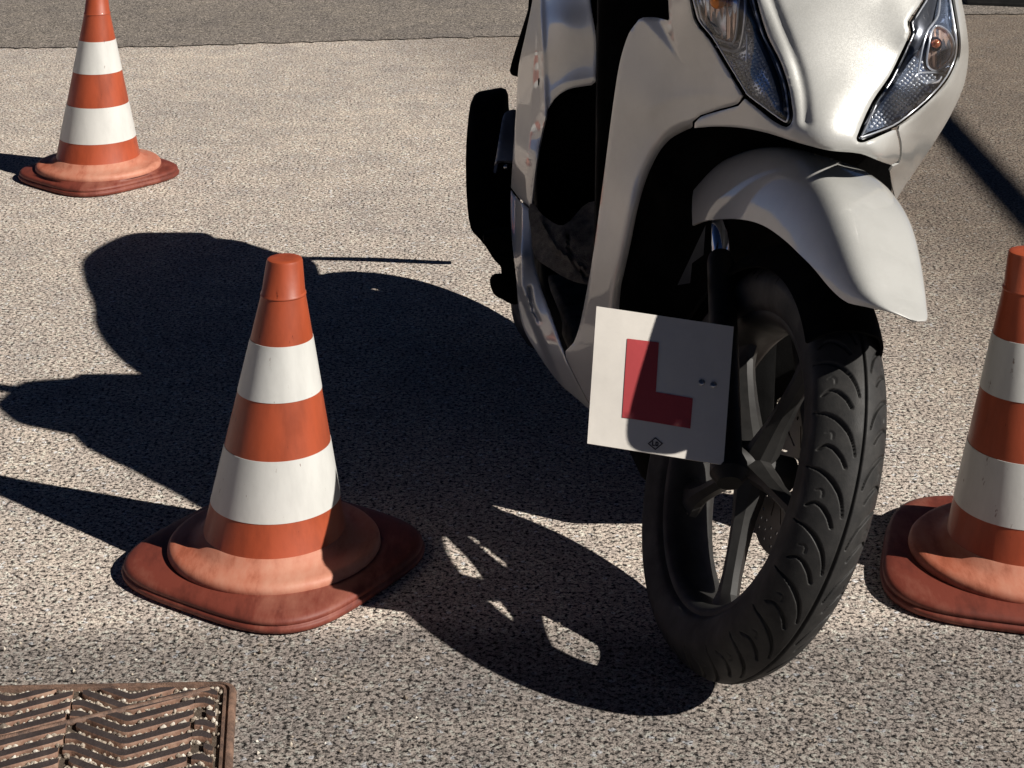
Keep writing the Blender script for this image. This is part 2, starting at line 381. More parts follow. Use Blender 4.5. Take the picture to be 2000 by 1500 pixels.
# ------------------------------------------------------------------ drain cover
def drain():
    O = np.array([-.3655, 2.181]); ex = np.array([-.316, .004]); ex = np.array([-.282, -.010]) / np.linalg.norm([-.282, -.010]); ey = np.array([.115, -1.]); ey /= np.linalg.norm(ey)
    Wd, Hd = .46, .46
    root = empty('drain_cover', (*O, 0)); tag(root, 'rusty cast iron drain cover with chevron ribs full of gravel', 'drain cover')
    g = lambda u, v, z: (*(ex * u + ey * v), z)
    fr = .018
    # frame: rounded outer corner, sunk 2 mm proud of the road
    def ringpts(ins, rad):
        pts = []
        for cx_, cy_, a0 in ((rad + ins, rad + ins, 180), (Wd - rad - ins, rad + ins, 270), (Wd - rad - ins, Hd - rad - ins, 0), (rad + ins, Hd - rad - ins, 90)):
            for k in range(9):
                a = math.radians(a0 + k * 90 / 8); pts.append((cx_ + rad * math.cos(a), cy_ + rad * math.sin(a)))
        return pts
    rings = [(0, .022, .0), (.0015, .022, .006), (.005, .02, .0085), (.009, .016, .0085), (.0105, .014, .004), (.0125, .014, .004), (.0135, .012, .0095), (.0165, .011, .0095), (fr, .01, .002)]
    V = []; F = []; n = 36
    for ins, rad, z in rings: V += [g(u, v, z) for u, v in ringpts(ins, rad)]
    for i in range(len(rings) - 1):
        for k in range(n): F.append([i*n+k, i*n+(k+1) % n, (i+1)*n+(k+1) % n, (i+1)*n+k])
    o = fixn(mesh_obj('frame', V, F, M['frame_iron'], root)); esplit(o, 40)
    mesh_obj('grate_floor', [g(u, v, .0045) for u, v in ringpts(fr - .001, .012)], [list(range(36))], M['dirt'], root, smooth=False)
    sp, per, amp = .0262, .160, .040
    def zig(u):
        t = ((.203 - u) / per) % 1.0; t = t / .42 if t < .42 else 1 - (t - .42) / .58
        return amp * min(1, max(0, (t - .05) / .90))
    V = []; F = []
    us = []
    nrib = 0
    for r in range(-3, 17):
        # each rib breaks at some valleys
        for c in range(-3, 4):
            u0 = c * per - .203 + per * 2.0 - per * .40 + (.0 if (r + c) % 3 else per * .02); u1 = u0 + per * (.985 if (r * 2 + c) % 3 else .90)
            pts = [(u, fr + .010 + r * sp + zig(u)) for u in np.linspace(u0, u1, 25)]
            pts = [(u, v) for u, v in pts if fr + .003 < u < Wd - fr - .003 and fr - .004 < v < Hd - fr - .012]
            if len(pts) < 3: continue
            top = .0105; w = .0084; b = len(V); m_ = len(pts)
            for i, (u, v) in enumerate(pts):
                tap = 1 if 0 < i < m_ - 1 else .75
                vlo = max(v - w * tap, fr + .001)
                for dv, z in ((vlo - .001, .004), (vlo, top - .0015), (vlo + .0015, top), (v + w * tap - .0015, top), (v + w * tap, top - .0015), (v + w * tap + .0012, .004)):
                    dv = dv if isinstance(dv, float) else dv
                    V.append(g(u, dv, z))
            for i in range(m_ - 1):
                for k in range(5): F.append([b+i*6+k, b+(i+1)*6+k, b+(i+1)*6+k+1, b+i*6+k+1])
            F.append([b + k for k in range(6)]); F.append([b + (m_-1)*6 + k for k in range(6)])
    o = fixn(mesh_obj('chevron_ribs', V, F, M['iron'], root)); esplit(o, 30)
    # long straight rib crossing the pattern
    V = []; F = []
    pv, pf = tube([np.array(g(.40, .182, .0085)) , np.array(g(.22, .104, .0085)), np.array(g(.035, .026, .0085))], .0045, 8); mesh_obj('cross_rib', pv, pf, M['frame_iron'], root)
    # grit lying in the grooves
    PV = []; PF = []
    ico = [(0, 0, 1), (.894, 0, .447), (.276, .851, .447), (-.724, .526, .447), (-.724, -.526, .447), (.276, -.851, .447), (.724, .526, -.447), (-.276, .851, -.447), (-.894, 0, -.447), (-.276, -.851, -.447), (.724, -.526, -.447), (0, 0, -1)]
    icf = [(0,1,2),(0,2,3),(0,3,4),(0,4,5),(0,5,1),(1,6,2),(2,7,3),(3,8,4),(4,9,5),(5,10,1),(2,6,7),(3,7,8),(4,8,9),(5,9,10),(1,10,6),(6,11,7),(7,11,8),(8,11,9),(9,11,10),(10,11,6)]
    for i in range(5200):
        u = rng.uniform(fr, Wd - fr); r = rng.integers(-3, 16); v = fr + .010 + r * sp + zig(u) + .0136 + rng.normal(0, .0022)
        if not (fr < v < .26): continue
        s = abs(rng.normal(.0017, .0009)) + .0006
        if rng.random() < .012: s *= 1.5
        A = rng.uniform(.6, 1.2, 3) * s; b = len(PV); cpt = np.array(g(u, v, .005 + s * .5))
        PV += [tuple(cpt + O_ * A) for O_ in (np.array(ico) * rng.uniform(.8, 1.2, (12, 1)))]
        PF += [[b + q for q in f] for f in icf]
    o = mesh_obj('gravel', np.array(PV) + np.array([*O, 0]), PF, M['pebble'], smooth=False); tag(o, 'pale grit packed in the grooves of the drain cover', 'gravel', kind='stuff')
drain()

# ------------------------------------------------------------------ traffic cones
def make_cone(loc, rot, scale, lean, label, H=.195):
    root = empty('traffic_cone', loc); tag(root, label, 'traffic cone', 'orange and white traffic cones standing on the asphalt')
    n = 96
    def sq(th, h, p=3.6): c, s = math.cos(th), math.sin(th); return h / (abs(c) ** p + abs(s) ** p) ** (1 / p)
    def ring(fr, z): return [(fr(2*math.pi*k/n) * math.cos(2*math.pi*k/n + rot) * scale, fr(2*math.pi*k/n) * math.sin(2*math.pi*k/n + rot) * scale, z * scale) for k in range(n)]
    def stack(rings, capb=False):
        V = sum(rings, []); F = []
        for i in range(len(rings) - 1):
            for k in range(n): F.append([i*n+k, i*n+(k+1) % n, (i+1)*n+(k+1) % n, (i+1)*n+k])
        return V, F
    rs = [ring(lambda t: sq(t, H - .004), .001), ring(lambda t: sq(t, H), .004), ring(lambda t: sq(t, H + .001), .009), ring(lambda t: sq(t, H - .001), .0125), ring(lambda t: sq(t, H - .0035), .0135),
          ring(lambda t: sq(t, H - .0035), .0145), ring(lambda t: sq(t, H - .002), .016), ring(lambda t: sq(t, H - .003), .021), ring(lambda t: sq(t, H - .009), .0245), ring(lambda t: sq(t, H - .02), .0265), ring(lambda t: .164, .029), ring(lambda t: .150, .029)]
    V, F = stack(rs); mesh_obj('base', V, F, M['base'], root)
    c = lambda r: (lambda t: r)
    rs = [ring(c(r), z) for r, z in ((.158, .026), (.160, .031), (.159, .037), (.155, .0415), (.148, .0435), (.130, .045), (.118, .049), (.111, .056), (.104, .06))]
    V, F = stack(rs); mesh_obj('collar', V, F, M['collar'], root)
    R0, R1, Z0, Z1 = .1075, .0325, .052, .428
    def rad(z): return R0 + (R1 - R0) * (z - Z0) / (Z1 - Z0)
    def lr(r, z):
        dx = lean * (z - .05) * scale if z > .05 else 0
        return [(x + dx, y, zz) for x, y, zz in ring(c(r), z)]
    zs = [Z0, .056, .12, .2, .28, .35, .42, Z1]
    rs = [lr(rad(z) + (.0012 if z == Z0 else 0), z) for z in zs] + [lr(.0335, .4295), lr(.0330, .4315), lr(.0315, .433), lr(.0262, .479), lr(.0248, .4825), lr(.0215, .484), lr(.012, .4835), lr(.0005, .4835)]
    V, F = stack(rs); esplit(mesh_obj('cone', V, F, M['orange'], root), 40)
    for za, zb in ((.109, .199), (.283, .363)):
        zl = np.linspace(za, zb, 8)
        rs = [lr(rad(za) + .0002, za)] + [lr(rad(z) + .0007, z) for i, z in enumerate(zl)] + [lr(rad(zb) + .0002, zb + .0001)]
        V, F = stack(rs); esplit(mesh_obj('reflective_band', V, F, M['white_band'], root), 25)
    return root
g1 = gnd(538, 1098); g2 = gnd(194, 345); g3 = gnd(1992, 1114)
make_cone(g1, math.radians(-78 - 45), 1.0, .070, 'nearest traffic cone, left of the scooter wheel with its whole top in view')
make_cone(g2, math.radians(-86 - 45), 1.03, .055, 'farthest traffic cone at the back left, its tip cut by the picture edge', .176)
make_cone(g3, math.radians(-60 - 45), 1.04, -.06, 'traffic cone right of the front tyre, half cut off by the picture edge')

# ------------------------------------------------------------------ scooter
SCO = empty('scooter', BASE); tag(SCO, 'white motor scooter parked with a red L learner plate on its front', 'scooter')
# ---- front wheel
wheel = B('front_wheel', *lathe_s([(.024, -.052), (.024, .052), (.010, .052), (.010, -.052)], 48), M['alloy'], SCO); fixn(wheel); esplit(wheel)   # hub
def tyre():
    prof = [(.036, .204), (.044, .212), (.0485, .228), (.0505, .243), (.0485, .2515), (.043, .2605), (.035, .2690), (.025, .2765), (.014, .2822), (.004, .2849)]
    full = np.array([(s, r) for s, r in prof] + [(0, .285)] + [(-s, r) for s, r in prof[::-1]])
    pr = catmull(full, 5)
    # extra samples round the middle groove
    extra = [(s, .285 - .0000) for s in (-.0026, -.0018, -.0012, .0012, .0018, .0026)]
    pr = np.array(sorted([tuple(p) for p in pr if abs(p[0]) > .0035 or p[1] < .27] + extra + [(0, .285)], key=lambda p: 0)) if False else pr
    lo = [p for p in pr if p[1] < .24 or abs(p[0]) > .0505 - 1e-9]
    # resample crown evenly in s
    side = [p for p in pr if p[0] > 0 and p[1] < .2435]
    sv = np.unique(np.round(np.concatenate([np.linspace(.0500, .004, 44), [.0028, .0018, .0011, 0.]]), 5))[::-1]
    cr = np.array(sorted([(p[0], p[1]) for p in pr if p[1] >= .243], key=lambda p: p[0]))
    crown = [(s, float(np.interp(s, cr[:, 0], cr[:, 1]))) for s in sv]
    half = [tuple(p) for p in side] + crown
    prof = half + [(-s, r) for s, r in half[::-1][1:]]
    prof += [(-.030, .200), (.030, .200)]
    prof = np.array(prof); m = len(prof); n = 1440
    th = np.linspace(0, 2 * math.pi, n, endpoint=False)
    T, S = np.meshgrid(th, prof[:, 0], indexing='ij'); R = np.broadcast_to(prof[:, 1], T.shape).copy()
    per = 2 * math.pi / 24
    big = catmull([(0.004, .049), (.001, .040), (-.007, .029), (-.021, .018), (-.036, .0115), (-.048, .0085)], 6)
    sml = catmull([(-.047, .0445), (-.0405, .039), (-.0425, .032), (-.052, .023), (-.064, .0165)], 6)
    hook = catmull([(-.024, .040), (-.022, .036), (-.026, .0335), (-.031, .0335)], 4)
    K = n // 24; Rf, Tf, Sf = R, T, S; R, T, S = R[:K], T[:K], S[:K]
    depth = np.zeros_like(R)
    crownmask = R > .2435
    taper = .35 + .75 * np.sin(np.pi * np.clip((np.abs(S) - .0075) / .043, 0, 1))
    for sgn, off in ((1, 0), (-1, .5)):
        a = ((T / per + off + 0.0) % 1.0) * per * .285
        for shift in (-per * .285, 0, per * .285):
            A = np.stack([(a - shift * 1.0).ravel() - .030 + .0, (S * sgn).ravel()], 1)
            for poly, w, d in ((big, .0026, .0055), (sml, .0023, .005), (hook, .0013, .0015)):
                dist = seg_dist(A, poly, False).reshape(R.shape)
                depth = np.maximum(depth, np.where((S * sgn > 0) & crownmask, d * np.clip((1.0 - dist / (w * taper)) * 2.8, 0, 1), 0))
    depth = np.maximum(depth, .0045 * np.clip(1.9 - np.abs(S) / .0012, 0, 1) * crownmask)
    R = Rf - np.tile(depth, (24, 1)); T, S = Tf, Sf
    P = wp(T, R, S).reshape(-1, 3); F = []
    for i in range(n):
        i2 = (i + 1) % n
        for k in range(m): F.append([i*m+k, i2*m+k, i2*m+(k+1) % m, i*m+(k+1) % m])
    return P, F
fixn(B('tyre', *tyre(), M['rubber'], wheel))
rim = B('rim', *lathe_s([(.2085, .037), (.2085, .034), (.200, .033), (.1965, .026), (.1965, -.026), (.200, -.033), (.2085, -.034), (.2085, -.037), (.203, -.0375), (.196, -.0345), (.190, -.026), (.1865, -.010), (.1865, .010), (.190, .026), (.196, .0345), (.203, .0375)]), M['alloy'], wheel); fixn(rim); esplit(rim, 45)
def spoke(ang):
    secs = []
    for r, hw, hs, s0 in ((.018, .024, .026, .0), (.04, .021, .024, .0), (.07, .0150, .019, .0), (.11, .0135, .016, .0), (.145, .016, .015, .0), (.170, .022, .016, .0), (.184, .032, .018, .0), (.190, .040, .020, .0)):
        ce = .35; sec = []
        for a, b in ((1, ce), (ce, 1), (-ce, 1), (-1, ce), (-1, -ce), (-ce, -1), (ce, -1), (1, -ce)):
            t, s = a * hw * (.74 if r < .18 else .9), b * hs * .85 + s0
            f = r * math.cos(ang) - t * math.sin(ang); u = r * math.sin(ang) + t * math.cos(ang); sec.append(wl(f, s, u))
        secs.append(sec)
    return loft(secs)
for k in range(5):
    o = B('spoke', *spoke(math.radians(72 * k + 2)), M['alloy'], wheel); fixn(o); esplit(o, 30)
def disc():
    Ro, Ri = .110, .052
    circ = lambda r, n=96, cx=0, cy=0: [(cx + r * math.cos(2*math.pi*k/n), cy + r * math.sin(2*math.pi*k/n)) for k in range(n)]
    holes = []
    for k in range(24):
        a = 2 * math.pi * k / 24
        for j, r in enumerate((.079, .089, .099)):
            aa = a + j * .09; holes.append(circ(.0032, 8, r * math.cos(aa), r * math.sin(aa)))
    for k in range(12):
        a = 2 * math.pi * k / 12; q = []
        for t, w in ((0, -.002), (1, -.0015), (1, .0015), (0, .002)):
            rr = .040 + t * .027; aa = a + t * .35; q.append(((rr) * math.cos(aa) - w * math.sin(aa), rr * math.sin(aa) + w * math.cos(aa)))
        holes.append(q)
    holes.append(circ(.024, 40))
    V2, F = tri_region(circ(Ro), .007, holes); V = np.array([wl(x, -.056, y) for x, y in V2]); return V, F
o = B('brake_disc', *disc(), M['disc'], wheel); solid(o, .004, 40, 0)
# ---- fork, brake caliper, mudguard stay
FT = ps(1402, 360, .058); FB = ps(1424, 925, .070)
def mirror_s(P):
    s = (P - WC) @ WS; return P - 2 * s * WS
for mir in (False, True):
    a, b = (FT, FB) if not mir else (mirror_s(FT), mirror_s(FB)); k = lambda t: a + (b - a) * t
    v, f = tube([k(.27), k(.28), k(.30), k(.6), k(.94), k(.97), k(1.0), k(1.03)], [.016, .018, .0195, .0195, .018, .024, .025, .016], 24)
    leg = fixn(B('fork_leg', v, f, M['plastic'], SCO)); esplit(leg)
    v, f = tube([k(.06), k(.30)], .0125, 24); B('fork_tube', v, f, M['fork'], leg)
v, f = tube([wl(0, -.1, 0), wl(0, .1, 0)], .009, 16); B('axle', v, f, M['steel'], SCO)
secs = []
for t, w in ((0, .010), (.2, .018), (.8, .02), (1, .012)):
    c0 = wl(-.10 + .05 * t, 0, .06 + .10 * t); secs.append([c0 + w * (math.cos(q) * WF) + (-.075 + .018 * math.sin(q)) * WS for q in np.linspace(0, 2 * math.pi, 12, endpoint=False)])
fixn(B('brake_caliper', *loft(secs), M['gap'], SCO))
sg = B('fork_shroud', [at(x, y, Y) for Y in (2.44, 2.46) for x, y in ((1378,440),(1374,498),(1352,514),(1348,553),(1323,557),(1350,500))], [[0,1,2,3,4,5],[11,10,9,8,7,6]] + [[i, (i+1) % 6, 6+(i+1) % 6, 6+i] for i in range(6)], M['shroud'], SCO, smooth=False); fixn(sg)
# ---- front fender
def fender():
    key = np.array([  # theta, s edge, r edge, r crown
        (50.0, .006, .397, .398), (50.8, .030, .393, .397), (52.5, .047, .378, .394), (56, .060, .352, .389), (62, .068, .334, .387), (70, .073, .322, .390),
        (80, .077, .312, .399), (92, .078, .309, .410), (104, .078, .314, .425), (116, .078, .325, .442), (127, .078, .343, .462), (136, .078, .366, .480), (143, .076, .388, .492)])
    th = np.linspace(50, 143, 90); se, re, rc = (np.interp(th, key[:, 0], key[:, i]) for i in (1, 2, 3))
    th = np.concatenate([np.linspace(50, 54, 16), np.linspace(54.6, 143, 74)])
    K = catmull(key, 8)
    se, re, rc = (np.interp(th, K[:, 0], K[:, i]) for i in (1, 2, 3))
    us = np.linspace(-1, 1, 49); V = []
    for t, s, e, c in zip(np.radians(th), se, re, rc):
        for u in us:
            au = abs(u); # flattened top that turns down the side
            sh = min(1, 1.0 * (1 - (1 - au) ** 2.1)); dr = au ** 3.4
            V.append(wp(t, c + (e - c) * dr, math.copysign(s * sh, u) * (1 if u > 0 else float(np.interp(math.degrees(t), [50, 95], [.55, 1])))))
    F = []; m = len(us)
    for i in range(len(th) - 1):
        for k in range(m - 1): F.append([i*m+k, i*m+k+1, (i+1)*m+k+1, (i+1)*m+k])
    return np.array(V), F
v, f = fender(); o = B('front_fender', v, facing(v, f), M['paint'], SCO); solid(o, .003); fen = o
# black inner guard under the fender
V = []; th = np.radians(np.linspace(57, 175, 60)); us = np.linspace(-1, 1, 17)
for t in th:
    for u in us: V.append(wp(t, .300 - .042 * abs(u) ** 3, u * (.062 if u > 0 else .036)))
F = [[i*17+k, i*17+k+1, (i+1)*17+k+1, (i+1)*17+k] for i in range(59) for k in range(16)]
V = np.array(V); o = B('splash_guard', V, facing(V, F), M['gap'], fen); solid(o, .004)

# ---- body depth fields
front = TPS([(1635,-150,2.43),(1635,0,2.355),(1628,150,2.29),(1615,300,2.24),(1478,0,2.372),(1525,120,2.312),(1550,235,2.262),(1803,0,2.378),(1760,108,2.325),(1688,250,2.26),
 (1550,0,2.358),(1725,0,2.360),(1570,150,2.291),(1690,150,2.297),
 (1400,235,2.43),(1460,232,2.35),(1520,262,2.28),(1357,248,2.48),(1690,300,2.255),(1722,315,2.285),(1752,300,2.34),(1752,255,2.31),
 (1350,0,2.47),(1388,75,2.45),(1416,121,2.42),(1451,178,2.36),(1861,0,2.45),(1873,87,2.42),(1824,186,2.36),(1747,248,2.31),
 (1890,0,2.53),(1893,100,2.52),(1862,215,2.50),(1830,270,2.50),(1790,330,2.53),(1750,388,2.58),(1740,345,2.46),(1785,270,2.40),
 (1305,0,2.56),(1250,38,2.64),(1330,125,2.53),(1200,200,2.68),(1172,400,2.70),(1130,640,2.70),(1110,680,2.71),(1260,200,2.60),(1300,262,2.555),(1245,410,2.56),(1215,540,2.58),(1210,600,2.59),(1150,780,2.68),(1200,780,2.60),
 (1360,-150,2.56),(1300,-150,2.62),(1890,-150,2.62),(1500,-150,2.46),(1780,-150,2.46)], .03)
Lout = [(1350,-6),(1354,17),(1362,43),(1388,75),(1416,121),(1451,178),(1456,187),(1489,212),(1513,230),(1534,243),(1541,240),(1545,225),(1543,205),(1538,170),(1522,121),(1496,69),(1477,6),(1462,-60),(1450,-110),(1400,-120),(1360,-70)]
Rout = [(1677,267),(1679,271),(1687,272),(1747,249),(1786,221),(1824,187),(1853,152),(1869,116),(1873,85),(1869,48),(1861,0),(1850,-60),(1840,-110),(1818,-60),(1805,0),(1777,43),(1780,64),(1761,108),(1739,152),(1708,200)]
Ls = catmull(Lout, 4, True); Rs = catmull(Rout[:12], 4); Rs = np.concatenate([Rs, np.array(Rout[12:])])
def groove(poly, w, d):
    return lambda V: d * np.exp(-(seg_dist(V, poly, False) / w) ** 2)
gl = groove(catmull([(1500,-20),(1527,50),(1558,130),(1571,185),(1574,236)], 5), 10, .005)
nose_out = np.concatenate([catmull([(1420,-170),(1450,-110),(1465,-60),(1480,6),(1499,69),(1525,121),(1541,170),(1547,205),(1549,226),(1544,243),(1534,248),(1510,236),(1486,217),(1455,193)], 4),
    catmull([(1442,207),(1405,217),(1370,228),(1357,240)], 4), catmull([(1356,250),(1400,247),(1450,250),(1500,260),(1560,279),(1620,294),(1680,300),(1722,316),(1740,322)], 4)[0:], catmull([(1752,316),(1757,304),(1756,280),(1750,254)], 4),
    catmull([(1744,254),(1690,277),(1676,277),(1673,268),(1703,199),(1736,150),(1758,106),(1776,64),(1773,42),(1801,0),(1815,-60),(1836,-110),(1845,-170)], 3)])
nose = panel('front_panel', nose_out, front, M['paint'], SCO, step=4.5, roll=6, rollz=.004, fine=lambda V: gl(V) + .05 * np.clip((V[:, 1] - (250 + np.clip(V[:, 0] - 1450, 0, 300) * .16 + 8)) / 60, 0, 1) * 0)
fl = lambda V: .034 * np.clip(1 - seg_dist(V, catmull([(1357,252),(1340,255),(1310,272),(1285,302),(1262,352),(1245,410),(1235,460),(1222,520),(1213,560),(1208,610)], 4), False) / 22, 0, 1) ** 2
sh_out = np.concatenate([catmull([(1352,238),(1352,248),(1340,254),(1310,271),(1285,301),(1262,351),(1245,410),(1235,460),(1222,520),(1213,560),(1209,610),(1207,700),(1203,800)], 4), catmull([(1200,855),(1175,822),(1150,785),(1106,700),(1104,686)], 4),
    catmull([(1110,680),(1121,668),(1131,640),(1142,590),(1158,500),(1172,400),(1185,300),(1198,200),(1211,120),(1228,66),(1248,38)], 4), catmull([(1256,34),(1280,34),(1305,40)], 3), np.array([(1307,36),(1303,-40),(1296,-160),(1352,-160),(1352,-70)]),
    catmull([(1346,-6),(1350,19),(1358,45),(1384,77),(1412,123),(1447,180),(1450,187)], 4), catmull([(1447,193),(1440,203),(1405,213),(1368,225)], 4)])
facet = lambda V: .012 * np.clip(1 - np.abs((V[:, 0] - 1253) * .75 - (V[:, 1] - 38)) / 60, 0, 1) * 0
_ln = lambda V, a, b: ((V[:, 0] - a[0]) * (b[1] - a[1]) - (V[:, 1] - a[1]) * (b[0] - a[0])) / math.hypot(b[0] - a[0], b[1] - a[1])
tri = lambda V: .0006 * np.maximum(0, np.minimum(_ln(V, (1253, 34), (1331, 124)), -_ln(V, (1303, 0), (1331, 124))))
cr1 = groove(catmull([(1270,215),(1310,195),(1380,187),(1440,196)], 5), 12, .0025)
shield = panel('leg_shield', sh_out, front, M['paint'], SCO, step=4.5, roll=5, rollz=.004, fine=lambda V: fl(V) + tri(V) - cr1(V))
wing_out = np.concatenate([catmull([(1865,0),(1873,48),(1877,87),(1873,118),(1856,156),(1827,191),(1789,225),(1757,246)], 4), catmull([(1755,254),(1761,280),(1761,304),(1756,318),(1744,325)], 4), catmull([(1738,334),(1742,360),(1749,388)], 4),
    catmull([(1752,388),(1768,362),(1790,330),(1830,270),(1862,215),(1884,162),(1892,100),(1886,40),(1878,0),(1862,-90),(1850,-130),(1850,-100)], 4)])
cr2 = lambda V: .02 * np.clip((V[:, 1] - (262 + (1830 - V[:, 0]) * .0)) / 60, 0, 1) * np.clip(1 - np.abs(V[:, 0] - 1785) / 40, 0, 1)
wing = panel('side_panel', wing_out, front, M['paint'], SCO, step=4.5, roll=5, rollz=.004, fine=cr2)
# seam backing so that no daylight shows through the shut lines
bk = TPS([(x, y, d + .016) for x, y, d in ((1635,-150,2.43),(1635,0,2.355),(1628,150,2.29),(1615,290,2.24),(1478,0,2.40),(1550,235,2.29),(1803,0,2.40),(1688,250,2.27),(1350,0,2.50),(1451,178,2.385),(1861,0,2.475),(1824,186,2.38),(1747,248,2.325),(1752,300,2.36),(1357,248,2.50),(1400,240,2.445))])

# ---- indicator and position lamp clusters
def cluster(outline, side):
    root = panel('lamp_cluster', outline, lambda x, y: front(x, y) + .034, M['bezel'], SCO, step=10, roll=0, thick=.002)     # deep black housing back
    o = np.asarray(outline); c = o.mean(0)
    # bezel wall
    n = len(o); a = at(o[:, 0], o[:, 1], front(o[:, 0], o[:, 1]) + .003); b = at(o[:, 0], o[:, 1], front(o[:, 0], o[:, 1]) + .036)
    F = [[i, (i+1) % n, n+(i+1) % n, n+i] for i in range(n)]; fixn(B('bezel', np.concatenate([a, b]), F, M['bezel'], root))
    if side == 'L':
        refl = [(1362,-60),(1362,15),(1370,43),(1394,75),(1421,121),(1455,176),(1492,207),(1514,222),(1522,222),(1521,195),(1508,150),(1490,105),(1470,60),(1452,0),(1440,-60)]
        cham = [(1362,-50),(1366,15),(1372,38),(1392,70),(1428,84),(1436,72),(1441,20),(1440,-50)]
        strip = [(1450,-50),(1462,0),(1484,60),(1505,110),(1522,152),(1530,195),(1530,228),(1538,228),(1541,205),(1535,168),(1519,121),(1493,69),(1474,6),(1462,-50)]
        dots = dict(cell=[(1453,148),(1470,136),(1490,140),(1503,165),(1515,200),(1518,216),(1490,198),(1462,176)], bulb=(1402,2))
    else:
        refl = [(1683,262),(1700,256),(1745,241),(1782,214),(1818,181),(1846,148),(1861,114),(1865,85),(1862,48),(1855,0),(1848,-50),(1838,-20),(1832,0),(1822,50),(1800,90),(1770,130),(1742,172),(1712,214)]
        cham = [(1826,52),(1848,58),(1862,82),(1858,112),(1830,138),(1812,128),(1814,90)]
        strip = [(1806,2),(1780,43),(1784,66),(1765,109),(1742,152),(1712,200),(1688,244),(1700,232),(1722,200),(1752,158),(1782,112),(1806,80),(1820,45),(1830,0),(1836,-50),(1822,-50)]
        dots = dict(cell=[(1700,246),(1722,214),(1745,200),(1765,212),(1745,234)], bulb=(1826,86))
    R = np.array(refl, float)
    panel('reflector', catmull(refl, 3, True), lambda x, y: front(x, y) + .020 + .0035 * np.sin(x / 11) * np.cos(y / 17), M['chrome'], root, step=6, roll=8, rollz=-.008, thick=.001).data.materials[0] = M['reflector']
    panel('dark_strip', strip, lambda x, y: front(x, y) + .010, M['heat'], root, step=8, roll=4, rollz=.004, thick=.002)
    C = np.array(cham, float)
    panel('indicator_reflector', catmull(cham, 3, True), lambda x, y: front(x, y) + .018 + .0030 * np.abs(np.sin(x / 3.4)), M['warm'], root, step=2.2, roll=8, rollz=-.009, thick=.001)
    nn = np.roll(o, -1, 0) - np.roll(o, 1, 0); nn = np.stack([-nn[:, 1], nn[:, 0]], 1) / np.maximum(np.linalg.norm(nn, axis=1), 1e-6)[:, None]
    tr_ = o + nn * (5 if inside((o + nn * 5)[len(o) // 3:len(o) // 3 + 1], o)[0] else -5)
    tr_ = np.concatenate([tr_, tr_[:1]]); v, f = tube(at(tr_[:, 0], tr_[:, 1], front(tr_[:, 0], tr_[:, 1]) + .004), .0012, 8); B('clear_rim', v, f, M['chrome'], root)
    # chrome edge around the chamber
    q = catmull(cham, 5, True); q = np.concatenate([q, q[:1]])
    v, f = tube(at(q[:, 0], q[:, 1], front(q[:, 0], q[:, 1]) + .009), .0014, 8); B('chrome_rim', v, f, M['chrome'], root)
    if side == 'L':
        for pl, r in (([(1400,90),(1432,100),(1446,92),(1456,20),(1454,-40)], .0024), ([(1418,108),(1455,122),(1459,112),(1458,60)], .0013)):
            q = catmull(pl, 5); v, f = tube(at(q[:, 0], q[:, 1], front(q[:, 0], q[:, 1]) + .010), r, 8); B('chrome_rib', v, f, M['chrome'], root)
    else:
        for pl, r in (([(1836,-30),(1832,30),(1812,60),(1800,100),(1790,160)], .0016), ([(1785,152),(1795,143),(1830,142),(1846,146)], .0012), ([(1805,165),(1830,158),(1836,150)], .003)):
            q = catmull(pl, 5); v, f = tube(at(q[:, 0], q[:, 1], front(q[:, 0], q[:, 1]) + .010), r, 8); B('chrome_rib', v, f, M['chrome'], root)
    # moulded beads
    PV = []; PF = []
    cell = np.array(dots['cell'], float)
    ang = math.radians(62 if side == 'L' else -52); ca, sa = math.cos(ang), math.sin(ang)
    for i in range(-60, 60):
        for j in range(-60, 60):
            st = 7.6; x = c[0] + (i * ca - j * sa) * st; y = c[1] + (i * sa + j * ca) * st
            p = np.array([[x, y]])
            if not inside(p, R)[0] or seg_dist(p, R)[0] < 3.5: continue
            if inside(p, C)[0] or seg_dist(p, C)[0] < 10: continue
            if side == 'R' and y < 118: continue
            if side == 'L' and x < 1460 and y < 105: continue
            P0 = at(x, y, front(x, y) + .0165); r = .0019
            b = len(PV); P0 = np.asarray(P0)
            for el in (0, 35, 65):
                for k in range(6):
                    a_ = k * math.pi / 3; e = math.radians(el); PV.append(P0 + r * (math.cos(e) * math.cos(a_) * RTV + math.cos(e) * math.sin(a_) * UPV - math.sin(e) * FWV))
            for l_ in range(2):
                for k in range(6): PF.append([b+l_*6+k, b+l_*6+(k+1) % 6, b+(l_+1)*6+(k+1) % 6, b+(l_+1)*6+k])
            PF.append([b+12+k for k in range(6)])
    B('lens_beads', PV, PF, M['dots'], root)
    bx, by = dots['bulb']; P0 = at(bx, by, front(bx, by) + .012)
    v, f = tube([P0 + FWV * .01, P0, P0 - FWV * .003], [.0095, .0095, .006], 20); fixn(B('bulb_socket', v, f, M['bezel'], root))
    secs = [(P0 - FWV * d, r * (1.5 if side == 'L' else 1)) for d, r in ((.0, .006), (.004, .0075), (.008, .007), (.011, .004), (.012, .0005))]
    v, f = tube([p for p, _ in secs], [r * (1 if side == 'L' else .8) for _, r in secs], 18); B('bulb', v, f, M['amber'] if side == 'L' else M['smoked'], root)
    panel('lens', outline, lambda x, y: front(x, y) + .002, M['lens'], root, step=9, roll=7, rollz=.005, thick=0)
    return root
cl1 = cluster(Ls, 'L'); cl2 = cluster(Rs, 'R')

